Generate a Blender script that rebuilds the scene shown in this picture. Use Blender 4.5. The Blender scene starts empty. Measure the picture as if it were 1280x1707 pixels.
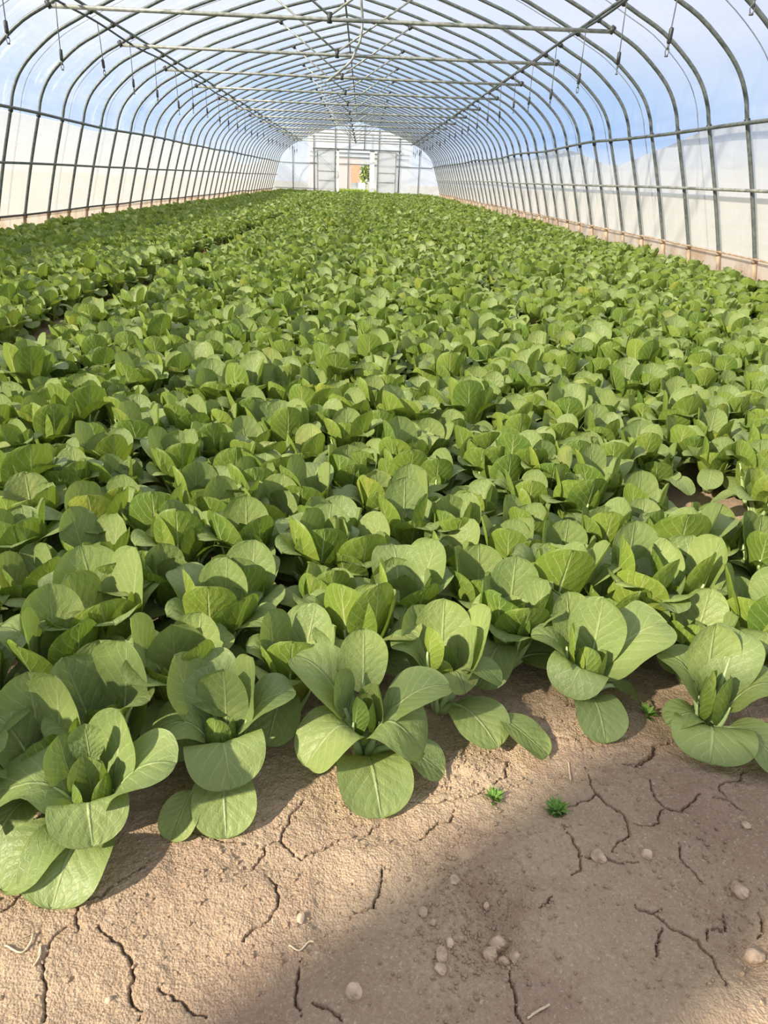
import bpy, math, random
import numpy as np
from mathutils import Matrix
random.seed(7); rng = np.random.default_rng(11)
SC = bpy.context.scene
COL = SC.collection

# ------------------------------------------------------------------ mesh helpers
def link(name, me, mat=None, parent=None):
    o = bpy.data.objects.new(name, me); COL.objects.link(o)
    if mat is not None:
        for m in (mat if isinstance(mat, (list, tuple)) else [mat]): me.materials.append(m)
    if parent is not None: o.parent = parent
    return o

def mesh_np(name, V, Q, uv=None, smooth=True, mi=None):
    """V (n,3), Q (m,4) quads, uv (n,2) per vertex"""
    V = np.asarray(V, np.float32); Q = np.asarray(Q, np.int32)
    me = bpy.data.meshes.new(name)
    me.vertices.add(len(V)); me.vertices.foreach_set('co', V.ravel())
    me.loops.add(Q.size); me.loops.foreach_set('vertex_index', Q.ravel())
    me.polygons.add(len(Q)); me.polygons.foreach_set('loop_start', np.arange(0, Q.size, Q.shape[1], dtype=np.int32))
    if uv is not None:
        l = me.uv_layers.new(name='UVMap')
        l.data.foreach_set('uv', np.asarray(uv, np.float32)[Q.ravel()].ravel())
    if mi is not None: me.polygons.foreach_set('material_index', np.asarray(mi, np.int32))
    me.polygons.foreach_set('use_smooth', np.full(len(Q), smooth))
    me.update(calc_edges=True); me.validate()
    return me

class MB:
    """collects shapes into one mesh (quads)"""
    def __init__(s): s.V = []; s.Q = []; s.U = []; s.n = 0
    def add(s, V, Q, uv=None):
        V = np.asarray(V, float); Q = np.asarray(Q, int)
        s.V.append(V); s.Q.append(Q + s.n); s.n += len(V)
        s.U.append(np.zeros((len(V), 2)) if uv is None else np.asarray(uv, float)); return s
    def box(s, a, b):
        (x0, y0, z0), (x1, y1, z1) = a, b
        V = [(x0,y0,z0),(x1,y0,z0),(x1,y1,z0),(x0,y1,z0),(x0,y0,z1),(x1,y0,z1),(x1,y1,z1),(x0,y1,z1)]
        Q = [(0,3,2,1),(4,5,6,7),(0,1,5,4),(1,2,6,5),(2,3,7,6),(3,0,4,7)]
        return s.add(V, Q)
    def tube(s, P, r, n=8, cap=True):
        P = np.asarray(P, float); m = len(P)
        r = np.full(m, r) if np.isscalar(r) else np.asarray(r, float)
        T = np.gradient(P, axis=0); T /= np.linalg.norm(T, axis=1)[:, None] + 1e-12
        ref = np.array([0, 1., 0]) if abs(T[0][1]) < .8 else np.array([1., 0, 0])
        V = []
        for p, t, rr in zip(P, T, r):
            a = np.cross(t, ref); a /= np.linalg.norm(a) + 1e-12; b = np.cross(t, a); ref = np.cross(a, t)
            for k in range(n):
                th = 2*math.pi*k/n; V.append(p + rr*(math.cos(th)*a + math.sin(th)*b))
        Q = [(i*n+k, i*n+(k+1) % n, (i+1)*n+(k+1) % n, (i+1)*n+k) for i in range(m-1) for k in range(n)]
        if cap:
            c0 = len(V); V += [P[0], P[-1]]
            for k in range(0, n, 2):
                Q.append((c0, (k+2) % n, k+1, k)); o = (m-1)*n
                Q.append((c0+1, o+k, o+k+1, o+(k+2) % n))
        return s.add(V, Q)
    def sheet(s, G, uv=None):
        """G (a,b,3) grid"""
        a, b, _ = G.shape
        i, j = np.meshgrid(np.arange(a-1), np.arange(b-1), indexing='ij'); k = i*b+j
        Q = np.stack([k, k+b, k+b+1, k+1], -1).reshape(-1, 4)
        if uv is None:
            uu, vv = np.meshgrid(np.linspace(0,1,a), np.linspace(0,1,b), indexing='ij'); uv = np.stack([uu, vv], -1).reshape(-1, 2)
        return s.add(G.reshape(-1, 3), Q, uv)
    def me(s, name, smooth=True): return mesh_np(name, np.concatenate(s.V), np.concatenate(s.Q), np.concatenate(s.U), smooth)
    def build(s, name, mat, parent=None, smooth=True): return link(name, s.me(name, smooth), mat, parent)

def tag(o, label=None, cat=None, group=None, kind=None):
    if label: o['label'] = label
    if cat: o['category'] = cat
    if group: o['group'] = group
    if kind: o['kind'] = kind
    return o
def empty(name, loc=(0,0,0), **k):
    o = bpy.data.objects.new(name, None); COL.objects.link(o); o.location = loc; o.empty_display_size = .05
    return tag(o, **k)
def children_map(o, d=None):
    return [(c, children_map(c)) for c in o.children]
def copy_tree(o, tree, parent=None):
    c = o.copy(); COL.objects.link(c); c.parent = parent
    for ch, sub in tree: copy_tree(ch, sub, c)
    return c

# ------------------------------------------------------------------ value noise
_perm = np.random.default_rng(3).random((512, 512))
def vn(x, y, s=0):
    x = x + s*37.7; y = y + s*91.3
    xi = np.floor(x).astype(int); yi = np.floor(y).astype(int); fx = x-xi; fy = y-yi
    fx = fx*fx*(3-2*fx); fy = fy*fy*(3-2*fy)
    g = lambda a, b: _perm[a & 511, b & 511]
    return (g(xi,yi)*(1-fx)+g(xi+1,yi)*fx)*(1-fy)+(g(xi,yi+1)*(1-fx)+g(xi+1,yi+1)*fx)*fy-.5
def fbm(x, y, f, o=4, s=0):
    t = 0; a = 1
    for k in range(o): t = t+a*vn(x*f, y*f, s+k); f *= 2.03; a *= .5
    return t

# ------------------------------------------------------------------ materials
class NT:
    def __init__(s, name):
        s.m = bpy.data.materials.new(name); s.m.use_nodes = True; s.t = s.m.node_tree; s.t.nodes.clear()
        s.out = s.t.nodes.new('ShaderNodeOutputMaterial')
    def n(s, typ, **k):
        nd = s.t.nodes.new(typ)
        for a, b in k.items():
            if a.startswith('i_'):
                nd.inputs[a[2:].replace('_', ' ')].default_value = b
            else: setattr(nd, a, b)
        return nd
    def l(s, a, b): s.t.links.new(a, b)
    def val(s, nd, i, v):
        if hasattr(v, 'is_output'): s.l(v, nd.inputs[i])
        else: nd.inputs[i].default_value = v
    def math(s, op, a, b=0, c=None, clamp=False):
        nd = s.t.nodes.new('ShaderNodeMath'); nd.operation = op; nd.use_clamp = clamp
        s.val(nd, 0, a); s.val(nd, 1, b)
        if c is not None: s.val(nd, 2, c)
        return nd.outputs[0]
    def ss(s, x, lo, hi):
        nd = s.t.nodes.new('ShaderNodeMapRange'); nd.interpolation_type = 'SMOOTHSTEP'
        s.val(nd, 0, x); nd.inputs[1].default_value = lo; nd.inputs[2].default_value = hi
        return nd.outputs[0]
    def mix(s, f, a, b, blend='MIX'):
        nd = s.t.nodes.new('ShaderNodeMix'); nd.data_type = 'RGBA'; nd.blend_type = blend
        s.val(nd, 0, f); s.val(nd, 6, a); s.val(nd, 7, b); return nd.outputs[2]
    def noise(s, vec, scale, detail=3, rough=.5):
        nd = s.t.nodes.new('ShaderNodeTexNoise'); nd.inputs['Scale'].default_value = scale
        nd.inputs['Detail'].default_value = detail; nd.inputs['Roughness'].default_value = rough
        if vec is not None: s.l(vec, nd.inputs['Vector'])
        return nd.outputs['Fac']
    def mixs(s, f, a, b):
        nd = s.t.nodes.new('ShaderNodeMixShader'); s.val(nd, 0, f); s.l(a, nd.inputs[1]); s.l(b, nd.inputs[2]); return nd.outputs[0]
    def princ(s, col, rough=.5, spec=.5, metal=0, normal=None):
        nd = s.t.nodes.new('ShaderNodeBsdfPrincipled'); s.val(nd, 'Base Color', col); s.val(nd, 'Roughness', rough)
        nd.inputs['Specular IOR Level'].default_value = spec; s.val(nd, 'Metallic', metal)
        if normal is not None: s.l(normal, nd.inputs['Normal'])
        return nd.outputs[0]
    def bump(s, h, strength=.5, dist=.01):
        nd = s.t.nodes.new('ShaderNodeBump'); nd.inputs['Strength'].default_value = strength; nd.inputs['Distance'].default_value = dist
        s.l(h, nd.inputs['Height']); return nd.outputs[0]
    def pos(s): return s.t.nodes.new('ShaderNodeNewGeometry').outputs['Position']
    def done(s, sh): s.l(sh, s.out.inputs['Surface']); return s.m
def C(r, g, b): return (r, g, b, 1)

def plain(name, col, rough=.6, metal=0, var=.15, scale=30, spec=.5):
    t = NT(name); f = t.noise(t.pos(), scale, 4)
    c = t.mix(t.ss(f, .3, .7), C(*[x*(1-var) for x in col]), C(*[min(1, x*(1+var)) for x in col]))
    return t.done(t.princ(c, rough, spec, metal))

def leaf_material(name):
    t = NT(name)
    uv = t.n('ShaderNodeUVMap'); uv.uv_map = 'UVMap'
    sep = t.n('ShaderNodeSeparateXYZ'); t.l(uv.outputs[0], sep.inputs[0]); u, v = sep.outputs[0], sep.outputs[1]
    a = t.math('MULTIPLY', t.math('ABSOLUTE', t.math('SUBTRACT', u, .5)), 2)
    g = t.n('ShaderNodeNewGeometry'); isl = g.outputs['Random Per Island']
    oi = t.n('ShaderNodeObjectInfo'); rnd = t.math('FRACT', t.math('ADD', isl, oi.outputs['Random']))
    off = t.n('ShaderNodeCombineXYZ'); t.l(rnd, off.inputs[2]); 
    va = t.n('ShaderNodeVectorMath', operation='MULTIPLY_ADD'); t.l(off.outputs[0], va.inputs[0]); va.inputs[1].default_value = (0, 0, 40); t.l(uv.outputs[0], va.inputs[2])
    uvr = va.outputs[0]
    wob = t.math('MULTIPLY', t.math('SUBTRACT', t.noise(uvr, 5, 2), .5), .10)
    mid = t.ss(t.math('ADD', a, t.math('MULTIPLY', v, .045)), .085, .035)
    ph = t.math('ADD', t.math('MULTIPLY', t.math('SUBTRACT', t.math('ADD', v, wob), t.math('MULTIPLY', t.math('POWER', a, .8), .42)), 6.5), rnd)
    side = t.math('MULTIPLY', t.math('GREATER_THAN', u, .5), .45)
    fr = t.math('FRACT', t.math('ADD', ph, side)); d = t.math('ABSOLUTE', t.math('SUBTRACT', fr, .5))
    lat = t.math('MULTIPLY', t.ss(d, .075, .02), t.math('SUBTRACT', 1, t.math('MULTIPLY', a, .75)))
    vor = t.n('ShaderNodeTexVoronoi', feature='DISTANCE_TO_EDGE'); vor.inputs['Scale'].default_value = 13; t.l(uvr, vor.inputs['Vector'])
    net = t.ss(vor.outputs['Distance'], .10, .0)
    vein = t.math('MAXIMUM', mid, t.math('MULTIPLY', lat, .75))
    vein = t.math('MAXIMUM', vein, t.math('MULTIPLY', net, .08), clamp=True)
    n1 = t.noise(uvr, 2.2, 4)
    c = t.mix(rnd, LEAF_A, LEAF_B)
    c = t.mix(t.math('MULTIPLY', t.ss(n1, .45, .75), .5), c, LEAF_C)
    c = t.mix(t.math('MULTIPLY', vein, .88), c, LEAF_V)
    yel = t.math('MULTIPLY', t.ss(t.math('FRACT', t.math('MULTIPLY', rnd, 17.3)), .93, .99), t.ss(n1, .35, .6))
    c = t.mix(t.math('MULTIPLY', yel, .55), c, C(.42, .40, .06))
    cb = t.mix(.45, c, C(.30, .36, .16))
    c2 = t.mix(g.outputs['Backfacing'], c, cb)
    pillow = t.math('MULTIPLY', d, .9)
    h = t.math('SUBTRACT', t.math('SUBTRACT', t.math('SUBTRACT', t.math('MULTIPLY', t.noise(uvr, 9, 2), .5), t.math('MULTIPLY', pillow, .28)), t.math('MULTIPLY', mid, .4)), t.math('MULTIPLY', net, .06))
    nrm = t.bump(h, .7, .0045)
    p = t.princ(c2, t.math('ADD', .38, t.math('MULTIPLY', n1, .2)), .42, 0, nrm)
    tr = t.n('ShaderNodeBsdfTranslucent'); t.l(t.mix(.6, c2, C(.30, .42, .03)), tr.inputs[0]); t.l(nrm, tr.inputs['Normal'])
    return t.done(t.mixs(.26, p, tr.outputs[0]))
LEAF_A, LEAF_B, LEAF_C, LEAF_V = C(.098,.172,.024), C(.215,.285,.038), C(.27,.33,.055), C(.48,.54,.22)
M_LEAF = leaf_material('bok choy leaf')
def stalk_material():
    t = NT('pale leaf stalk'); f = t.noise(t.pos(), 60, 3)
    return t.done(t.princ(t.mix(f, C(.30, .42, .14), C(.45, .55, .25)), .4, .5))
M_STALK = stalk_material()

def soil_material():
    t = NT('cracked dry soil'); p = t.pos()
    big = t.noise(p, 2.3, 5, .6); mid = t.noise(p, 14, 5, .65); fine = t.noise(p, 160, 5, .7); fin2 = t.noise(p, 520, 3, .6)
    c = t.mix(t.ss(big, .35, .68), SOIL_A, SOIL_B)
    c = t.mix(t.math('MULTIPLY', t.ss(mid, .5, .75), .55), c, SOIL_C)
    c = t.mix(t.math('MULTIPLY', t.ss(fine, .52, .75), .5), c, SOIL_D)
    c = t.mix(t.math('MULTIPLY', t.ss(fine, .48, .28), .35), c, SOIL_E)
    c = t.mix(t.math('MULTIPLY', t.ss(t.noise(p, 7, 3, .7), .5, .68), .45), c, C(.34,.21,.145))
    c = t.mix(t.math('MULTIPLY', t.ss(t.noise(p, 300, 2, .6), .60, .72), .55), c, C(.74,.63,.47))
    vc = t.n('ShaderNodeTexVoronoi'); vc.inputs['Scale'].default_value = 330; t.l(p, vc.inputs['Vector'])
    fine = t.math('SUBTRACT', fine, t.math('MULTIPLY', vc.outputs['Distance'], .55))
    h = t.math('ADD', t.math('MULTIPLY', fine, .55), t.math('ADD', t.math('MULTIPLY', fin2, .25), t.math('MULTIPLY', mid, .5)))
    return t.done(t.princ(c, .95, .15, 0, t.bump(h, .9, .008)))
SOIL_A, SOIL_B, SOIL_C, SOIL_D, SOIL_E = C(.49,.36,.235), C(.37,.255,.17), C(.56,.435,.30), C(.68,.56,.40), C(.19,.12,.075)
M_SOIL = soil_material()

def film(name, tint, fac, streak=.1, diffw=.4, tcol=(.97,.98,1), vary=None, scale=(1,1,1), streaks=(1.2,9,1.2), samp=.16):
    t = NT(name); p = t.pos()
    mp = t.n('ShaderNodeMapping'); mp.inputs['Scale'].default_value = scale; t.l(p, mp.inputs['Vector'])
    n = t.noise(mp.outputs[0], 1.6, 5, .6); n2 = t.noise(mp.outputs[0], 9, 3, .6)
    f = t.math('ADD', fac, t.math('MULTIPLY', t.math('SUBTRACT', t.math('ADD', n, t.math('MULTIPLY', n2, .5)), .75), streak*4), clamp=True)
    m2 = t.n('ShaderNodeMapping'); m2.inputs['Scale'].default_value = streaks; t.l(p, m2.inputs['Vector'])
    n3 = t.noise(m2.outputs[0], 1.0, 4, .65)
    f = t.math('ADD', f, t.math('MULTIPLY', t.ss(n3, .52, .80), samp), clamp=True)
    col = C(*tint)
    if vary: col = t.mix(t.ss(t.noise(p, vary[1], 4, .6), .4, .65), C(*tint), C(*vary[0]))
    tp = t.n('ShaderNodeBsdfTransparent'); tp.inputs[0].default_value = C(*tcol)
    df = t.n('ShaderNodeBsdfDiffuse'); t.val(df, 0, col)
    tl = t.n('ShaderNodeBsdfTranslucent'); t.val(tl, 0, col)
    body = t.mixs(diffw, tl.outputs[0], df.outputs[0])
    return t.done(t.mixs(f, tp.outputs[0], body))
M_ROOF = film('clear roof film', (.93,.95,1), .11, .07, .4, scale=(1,.35,3), streaks=(1.5,6,2.0), samp=.30)
M_SKIRT = film('milky side film', (.80,.785,.755), .72, .10, .6, scale=(1,.5,2.5), streaks=(1,7,.7), samp=.2)
M_BASE = film('soil-stained base film', (.74,.65,.54), .88, .05, .55, vary=((.58,.43,.29), 3))
M_END = film('end wall film', (.84,.87,.92), .5, .10, .55, scale=(2,1,2))
M_DOORF = film('door film', (.84,.85,.86), .80, .05, .4)
M_STEEL = plain('weathered galvanised steel', (.135,.15,.14), .5, .3, .25, 25)
M_STEELG = plain('pale galvanised steel', (.30,.31,.27), .5, .3, .3, 18)
M_CLAMP = plain('dark steel clamp', (.05,.05,.05), .5, .3, .3, 60)
M_RUSTY = plain('tan coated pole foot', (.36,.27,.18), .8, 0, .4, 9)
M_HOSE = plain('black irrigation pipe', (.055,.06,.065), .5, 0, .2, 30)
M_WIRE = plain('dark drop tube', (.10,.105,.11), .5, 0, .2, 40)
M_ROPE = plain('grey film strap', (.16,.18,.22), .7, 0, .2, 40)
M_CLOD = plain('dry soil clod', (.50,.37,.255), .95, 0, .3, 70, .1)
M_STRAW = plain('bleached straw', (.66,.54,.36), .8, 0, .15, 90, .2)
M_WEED = plain('weed leaf', (.13,.25,.04), .6, 0, .3, 200, .3)
M_GRASS = plain('bright grass', (.30,.42,.04), .7, 0, .35, 6, .2)
M_WHITE = plain('white board', (.72,.73,.75), .7, 0, .05, 5)
M_TREE = plain('tree foliage', (.30,.36,.12), .8, 0, .5, 3, .2)
M_TRUNK = plain('tree bark', (.20,.14,.09), .9, 0, .3, 20, .1)
M_PANEL = plain('sheet metal', (.35,.36,.37), .5, .6, .1, 3)
def brick_material():
    t = NT('red brick'); b = t.n('ShaderNodeTexBrick'); b.inputs['Scale'].default_value = 3.2
    b.inputs['Color1'].default_value = C(.55,.24,.14); b.inputs['Color2'].default_value = C(.62,.32,.20); b.inputs['Mortar'].default_value = C(.6,.5,.42)
    tc = t.n('ShaderNodeTexCoord'); mp = t.n('ShaderNodeMapping'); mp.inputs['Rotation'].default_value = (math.pi/2, 0, 0)
    t.l(tc.outputs['Object'], mp.inputs[0]); t.l(mp.outputs[0], b.inputs['Vector'])
    return t.done(t.princ(b.outputs[0], .9, .2))
M_BRICK = brick_material()
def outside_material():
    t = NT('outside ground'); p = t.pos()
    return t.done(t.princ(t.mix(t.ss(t.noise(p, .25, 4), .4, .6), C(.42,.38,.32), C(.36,.37,.26)), .95, .1))
M_OUT = outside_material()
WORLD, SUN, SUN_EL, SUN_AZ, EXPO = .76, 6.0, 32, 36, 0.45

# ------------------------------------------------------------------ camera (fitted to the ribs, rails and beams)
F_PX = 1182.94
cd = bpy.data.cameras.new('camera'); cam = bpy.data.objects.new('camera', cd); COL.objects.link(cam)
cd.sensor_fit = 'HORIZONTAL'; cd.sensor_width = 36; cd.lens = F_PX/1280*36; cd.clip_start = .02; cd.clip_end = 400
RT = np.array([.99907497,-.02645992,.0338979]); UP = np.array([-.0194227,.42563417,.90468686]); FW = np.array([.03836605,.90450839,-.42472653])
CP = np.array([.30703,0,.78107])
cam.matrix_world = Matrix([[RT[0],UP[0],-FW[0],CP[0]],[RT[1],UP[1],-FW[1],CP[1]],[RT[2],UP[2],-FW[2],CP[2]],[0,0,0,1]])
SC.camera = cam
def project(p):
    d = np.asarray(p)-CP; z = d@FW
    return (640+F_PX*(d@RT)/z, 853.5-F_PX*(d@UP)/z, z)

# ------------------------------------------------------------------ greenhouse profile
PROF = np.array([(4.0,-.12),(3.975,.0),(3.928,.2226),(3.754,.80),(3.574,1.33),(3.52,1.50),(3.42,1.68),(3.26,1.85),(3.0,2.05),(2.73,2.19),(2.5,2.305),(2.2,2.44),(1.84,2.59),(1.03,2.85),(.5,2.99),(0,3.108)])
def catmull(P, k=4):
    P = np.asarray(P, float); Q = np.vstack([2*P[0]-P[1], P, 2*P[-1]-P[-2]]); out = []
    for i in range(1, len(Q)-2):
        for j in range(k):
            t = j/k; a, b, c, d = Q[i-1:i+3]
            out.append(.5*((2*b)+(-a+c)*t+(2*a-5*b+4*c-d)*t*t+(-a+3*b-3*c+d)*t**3))
    out.append(P[-1]); return np.array(out)
HALF = catmull(PROF, 3)
def offset(H, o):
    T = np.gradient(H, axis=0); T /= np.linalg.norm(T, axis=1)[:, None]
    return H+np.stack([T[:, 1], -T[:, 0]], 1)*o
def full(H): return np.vstack([H*[1, 1], (H*[-1, 1])[::-1][1:]])[::-1]   # left foot -> ridge -> right foot
def prof_x(z, o=0):
    H = offset(HALF, o); return float(np.interp(z, H[:, 1], H[:, 0]))
RIB0, RIBS, YEND, YFRONT = 8.2978, .739, 37.02, -1.0
rib_y = lambda k: RIB0+RIBS*k

# ---- film shell
def film_sheet(y0, y1, n, curve, wob=.006, s=0):
    ys = np.linspace(y0, y1, n); G = np.zeros((n, len(curve), 3))
    for i, y in enumerate(ys):
        q = (y-RIB0)/RIBS; w = math.sin(math.pi*q)**2
        G[i, :, 0] = curve[:, 0]; G[i, :, 2] = curve[:, 1]-w*wob*1.5; G[i, :, 1] = y
    G[:, :, 0] += wob*vn(G[:, :, 1]*2.1, G[:, :, 2]*3, s); G[:, :, 2] += wob*vn(G[:, :, 1]*1.7, G[:, :, 0]*3, s+5)
    return G
RC = full(offset(HALF, .028)); keep = (RC[:, 1] > .93); RC = RC[keep]
tag(MB().sheet(film_sheet(YFRONT, YEND, 220, RC)).build('ceiling', M_ROOF), kind='structure')
def skirt(sd, top, o=.045):
    ys = np.linspace(YFRONT, YEND, 260); zs = np.linspace(0, 1, 14); G = np.zeros((260, 14, 3))
    for i, y in enumerate(ys):
        zt = top(y); z = .19+zs*(zt-.19); H = offset(HALF, o)
        G[i, :, 0] = sd*np.interp(z, H[:, 1], H[:, 0])+.008*vn(y*3+0*z, z*4, 3); G[i, :, 1] = y; G[i, :, 2] = z
    return G
bmpf = lambda y, c, w: math.exp(-((y-c)/w)**2)
def top_right(y): return 1.325-.27*bmpf(y, 10.6, 1.5)-.05*bmpf(y, 8.8, .8)-.1*bmpf(y, 16, 1)+.02*float(vn(np.array(y*1.3), np.array(.5)))
def top_left(y): return 1.325-.25*bmpf(y, 27, 3)-.05*bmpf(y, 11.8, 1)+.02*float(vn(np.array(y*1.1), np.array(7.5)))
tag(MB().sheet(skirt(1, top_right)).build('wall_right', M_SKIRT), kind='structure')
tag(MB().sheet(skirt(-1, top_left)).build('wall_left', M_SKIRT), kind='structure')
for sd, nm in ((-1, 'left'), (1, 'right')):
    ys = np.linspace(YFRONT, YEND, 300); G = np.zeros((300, 6, 3)); H = offset(HALF, .022)
    for i, y in enumerate(ys):
        zt = .225+.035*float(vn(np.array(y*1.9), np.array(2.5+sd))); z = np.linspace(-.1, zt, 6)
        G[i, :, 0] = sd*np.interp(z, H[:, 1], H[:, 0])+.012*vn(y*2.5+0*z, z*5, 9); G[i, :, 1] = y; G[i, :, 2] = z
    tag(MB().sheet(G).build('baseboard_'+nm, M_BASE), kind='structure')

# ---- ribs, one thing each
ORD = ['zeroth','first','second','third','fourth','fifth','sixth','seventh','eighth','ninth','tenth','eleventh','twelfth','thirteenth','fourteenth','fifteenth','sixteenth','seventeenth','eighteenth','nineteenth','twentieth']
TENS = {2:'twenty',3:'thirty',4:'forty'}
def ordinal(n):
    if n <= 20: return ORD[n]
    t, u = divmod(n, 10)
    return {3:'thirtieth',4:'fortieth',2:'twentieth'}[t] if u == 0 else TENS[t]+'-'+ORD[u]
arch = full(HALF)
arch3 = np.stack([arch[:, 0], 0*arch[:, 0], arch[:, 1]], 1)
rib_me = MB().tube(arch3, .0185, 8).me('arch_pipe')
def clip_me(x, z, r=.026):
    i = np.argmin((arch[:, 0]-x)**2+(arch[:, 1]-z)**2); T = arch3[min(i+1, len(arch)-1)]-arch3[i-1]; T /= np.linalg.norm(T)
    return MB().tube([arch3[i]-T*.02, arch3[i]+T*.02], r, 8).me('clip')
clip_mes = [clip_me(sd*x, z) for sd in (-1, 1) for x, z in ((3.574, 1.33), (2.545, 2.285))]
foot_pts = {sd: np.array([(sd*4.0, 0, -.12), (sd*3.975, 0, 0), (sd*3.93, 0, .21)]) for sd in (-1, 1)}
foot_me = {sd: MB().tube(foot_pts[sd], .0215, 8).me('foot_sleeve') for sd in (-1, 1)}
joint_me = {sd: MB().tube([(sd*3.935, 0, .195), (sd*3.92, 0, .235)], .03, 8).me('foot_joint') for sd in (-1, 1)}
def shows(y):
    return any((lambda p: p[2] > 0 and 0 < p[0] < 1280 and 0 < p[1] < 1707)(project((x, y, z))) for x, z in arch)
ribs = [k for k in range(-5, 40) if rib_y(k) < YEND-.2 and shows(rib_y(k))]
vis = 0
for k in ribs:
    vis += 1
    r = empty('greenhouse_rib', (0, rib_y(k), 0), label='grey steel arch rib, %s of the arches counted from the camera end' % ordinal(vis), cat='arch rib', group='steel arch ribs of the tunnel')
    link('arch_pipe', rib_me, M_STEEL if not rib_me.materials else None, r)
    for m in clip_mes: link('clip', m, M_CLAMP if not m.materials else None, r)
    for sd in (-1, 1):
        link('foot_sleeve', foot_me[sd], M_RUSTY if not foot_me[sd].materials else None, r)['label'] = 'tan stained lower end of the pole'
        if k < 8: link('foot_joint', joint_me[sd], M_RUSTY if not joint_me[sd].materials else None, r)

# ---- lengthwise pipes
def run(name, x, z, r, mat, label, cat, wob=0, y0=3.9, y1=YEND-.05, s=0, follow=True, group=None, n=150):
    ys = np.linspace(y0, y1, n); zz = z+wob*np.array([float(fbm(np.array(y), np.array(s*1.7), .35, 2, s)) for y in ys])
    sd = 1 if x > 0 else -1
    xs = np.array([sd*(prof_x(q)-.018-r) for q in zz]) if follow else np.full(n, x)
    o = MB().tube(np.stack([xs, ys, zz], 1), r, 8).build(name, mat)
    return tag(o, label, cat, group)
for sd, w in ((-1, 'left'), (1, 'right')):
    run('shoulder_rail', sd*3.57, 1.335, .017, M_STEEL, 'slightly wavy grey rail along the shoulder of the %s wall' % w, 'rail', .03 if sd < 0 else .05, s=2+sd, group='side rails')
    run('side_rail', sd*3.75, .80, .014, M_STEEL if sd < 0 else M_STEELG, 'thin grey rail halfway up the %s wall film' % w, 'rail', .02, s=6+sd, group='side rails')
    run('base_rail', sd*3.93, .23, .012 if sd < 0 else .0075, M_CLAMP if sd < 0 else M_RUSTY, ('dark wavy clamping rail low on the left wall' if sd < 0 else 'tan wavy clamping rail low on the right wall'), 'rail', .035, s=9+sd, group='side rails')
    run('roof_purlin', sd*2.53, 2.262, .0155, M_STEEL, 'grey purlin under the ribs at the %s roof quarter' % w, 'purlin', .004, follow=False, group='roof purlins')
run('ridge_purlin', .001, 3.065, .015, M_STEEL, 'dark ridge pipe running under the roof peak', 'purlin', .004, follow=False, group='roof purlins')

# ---- outside press straps over the film (every second bay)
st_pts = full(offset(HALF, .055)); st3 = np.stack([st_pts[:, 0], 0*st_pts[:, 0], st_pts[:, 1]], 1)
st_me = MB().tube(st3, .0045, 5).me('film_strap'); st_me.materials.append(M_ROPE)
for j, k in enumerate([k for k in np.arange(-4.5, 38, 2) if shows(rib_y(k))]):
    o = link('film_strap', st_me); o.location = (0, rib_y(k), 0)
    tag(o, 'thin strap pressing the film down between arches, %s strap from the camera end' % ordinal(j+1), 'strap', 'straps over the roof film')

# ---- tie beams with clamps and V struts
def mk_beam():
    r = empty('tie_beam')
    MB().tube([(-2.733, 0, 2.172), (-1.2, 0, 2.168), (0, 0, 2.166), (1.2, 0, 2.168), (2.733, 0, 2.172)], .019, 10).build('beam_pipe', M_STEELG, r)
    for sd in (-1, 1): MB().tube([(sd*2.715, 0, 2.16), (sd*2.75, 0, 2.215)], .027, 8).build('end_clamp', M_CLAMP, r)
    MB().tube([(-.05, 0, 2.135), (-.05, 0, 2.225)], .026, 8).build('centre_clamp', M_CLAMP, r)
    for sd in (-1, 1):
        a = np.array([-.05+sd*.012, 0, 2.205]); b = np.array([sd*.97, 0, 2.845])
        MB().tube([a, a+(b-a)*.5, b], .0115, 8).build('strut', M_STEELG, r)
        u = (b-a)/np.linalg.norm(b-a)
        MB().tube([b-u*.03, b+u*.03], .026, 8).build('strut_clamp', M_CLAMP, r)
    return r
beam0 = mk_beam(); bt = children_map(beam0)
for j, k in enumerate(range(0, 39, 3)):
    b = beam0 if j == 0 else copy_tree(beam0, bt)
    b.location = (0, rib_y(k)-.0, -.0)
    tag(b, 'grey tie beam with V struts across the tunnel, %s beam from the camera end' % ordinal(j+1), 'tie beam', 'tie beams under the roof')

# ---- loose bent pipe by the ridge
lp = -np.array([0, .055, 0])+0+catmull([(.235,10.45,2.98),(.24,10.47,2.75),(.258,10.5,2.566),(.254,10.5,2.442),(.234,10.5,2.316),(.176,10.5,2.2),(.125,10.49,2.10),(-.026,10.48,1.973),(-.177,10.46,1.863)], 6)
tag(MB().tube(lp, .016, 8).build('loose_pipe', M_STEELG), 'pale bent loose pipe dangling from the roof ridge', 'pipe')

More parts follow.
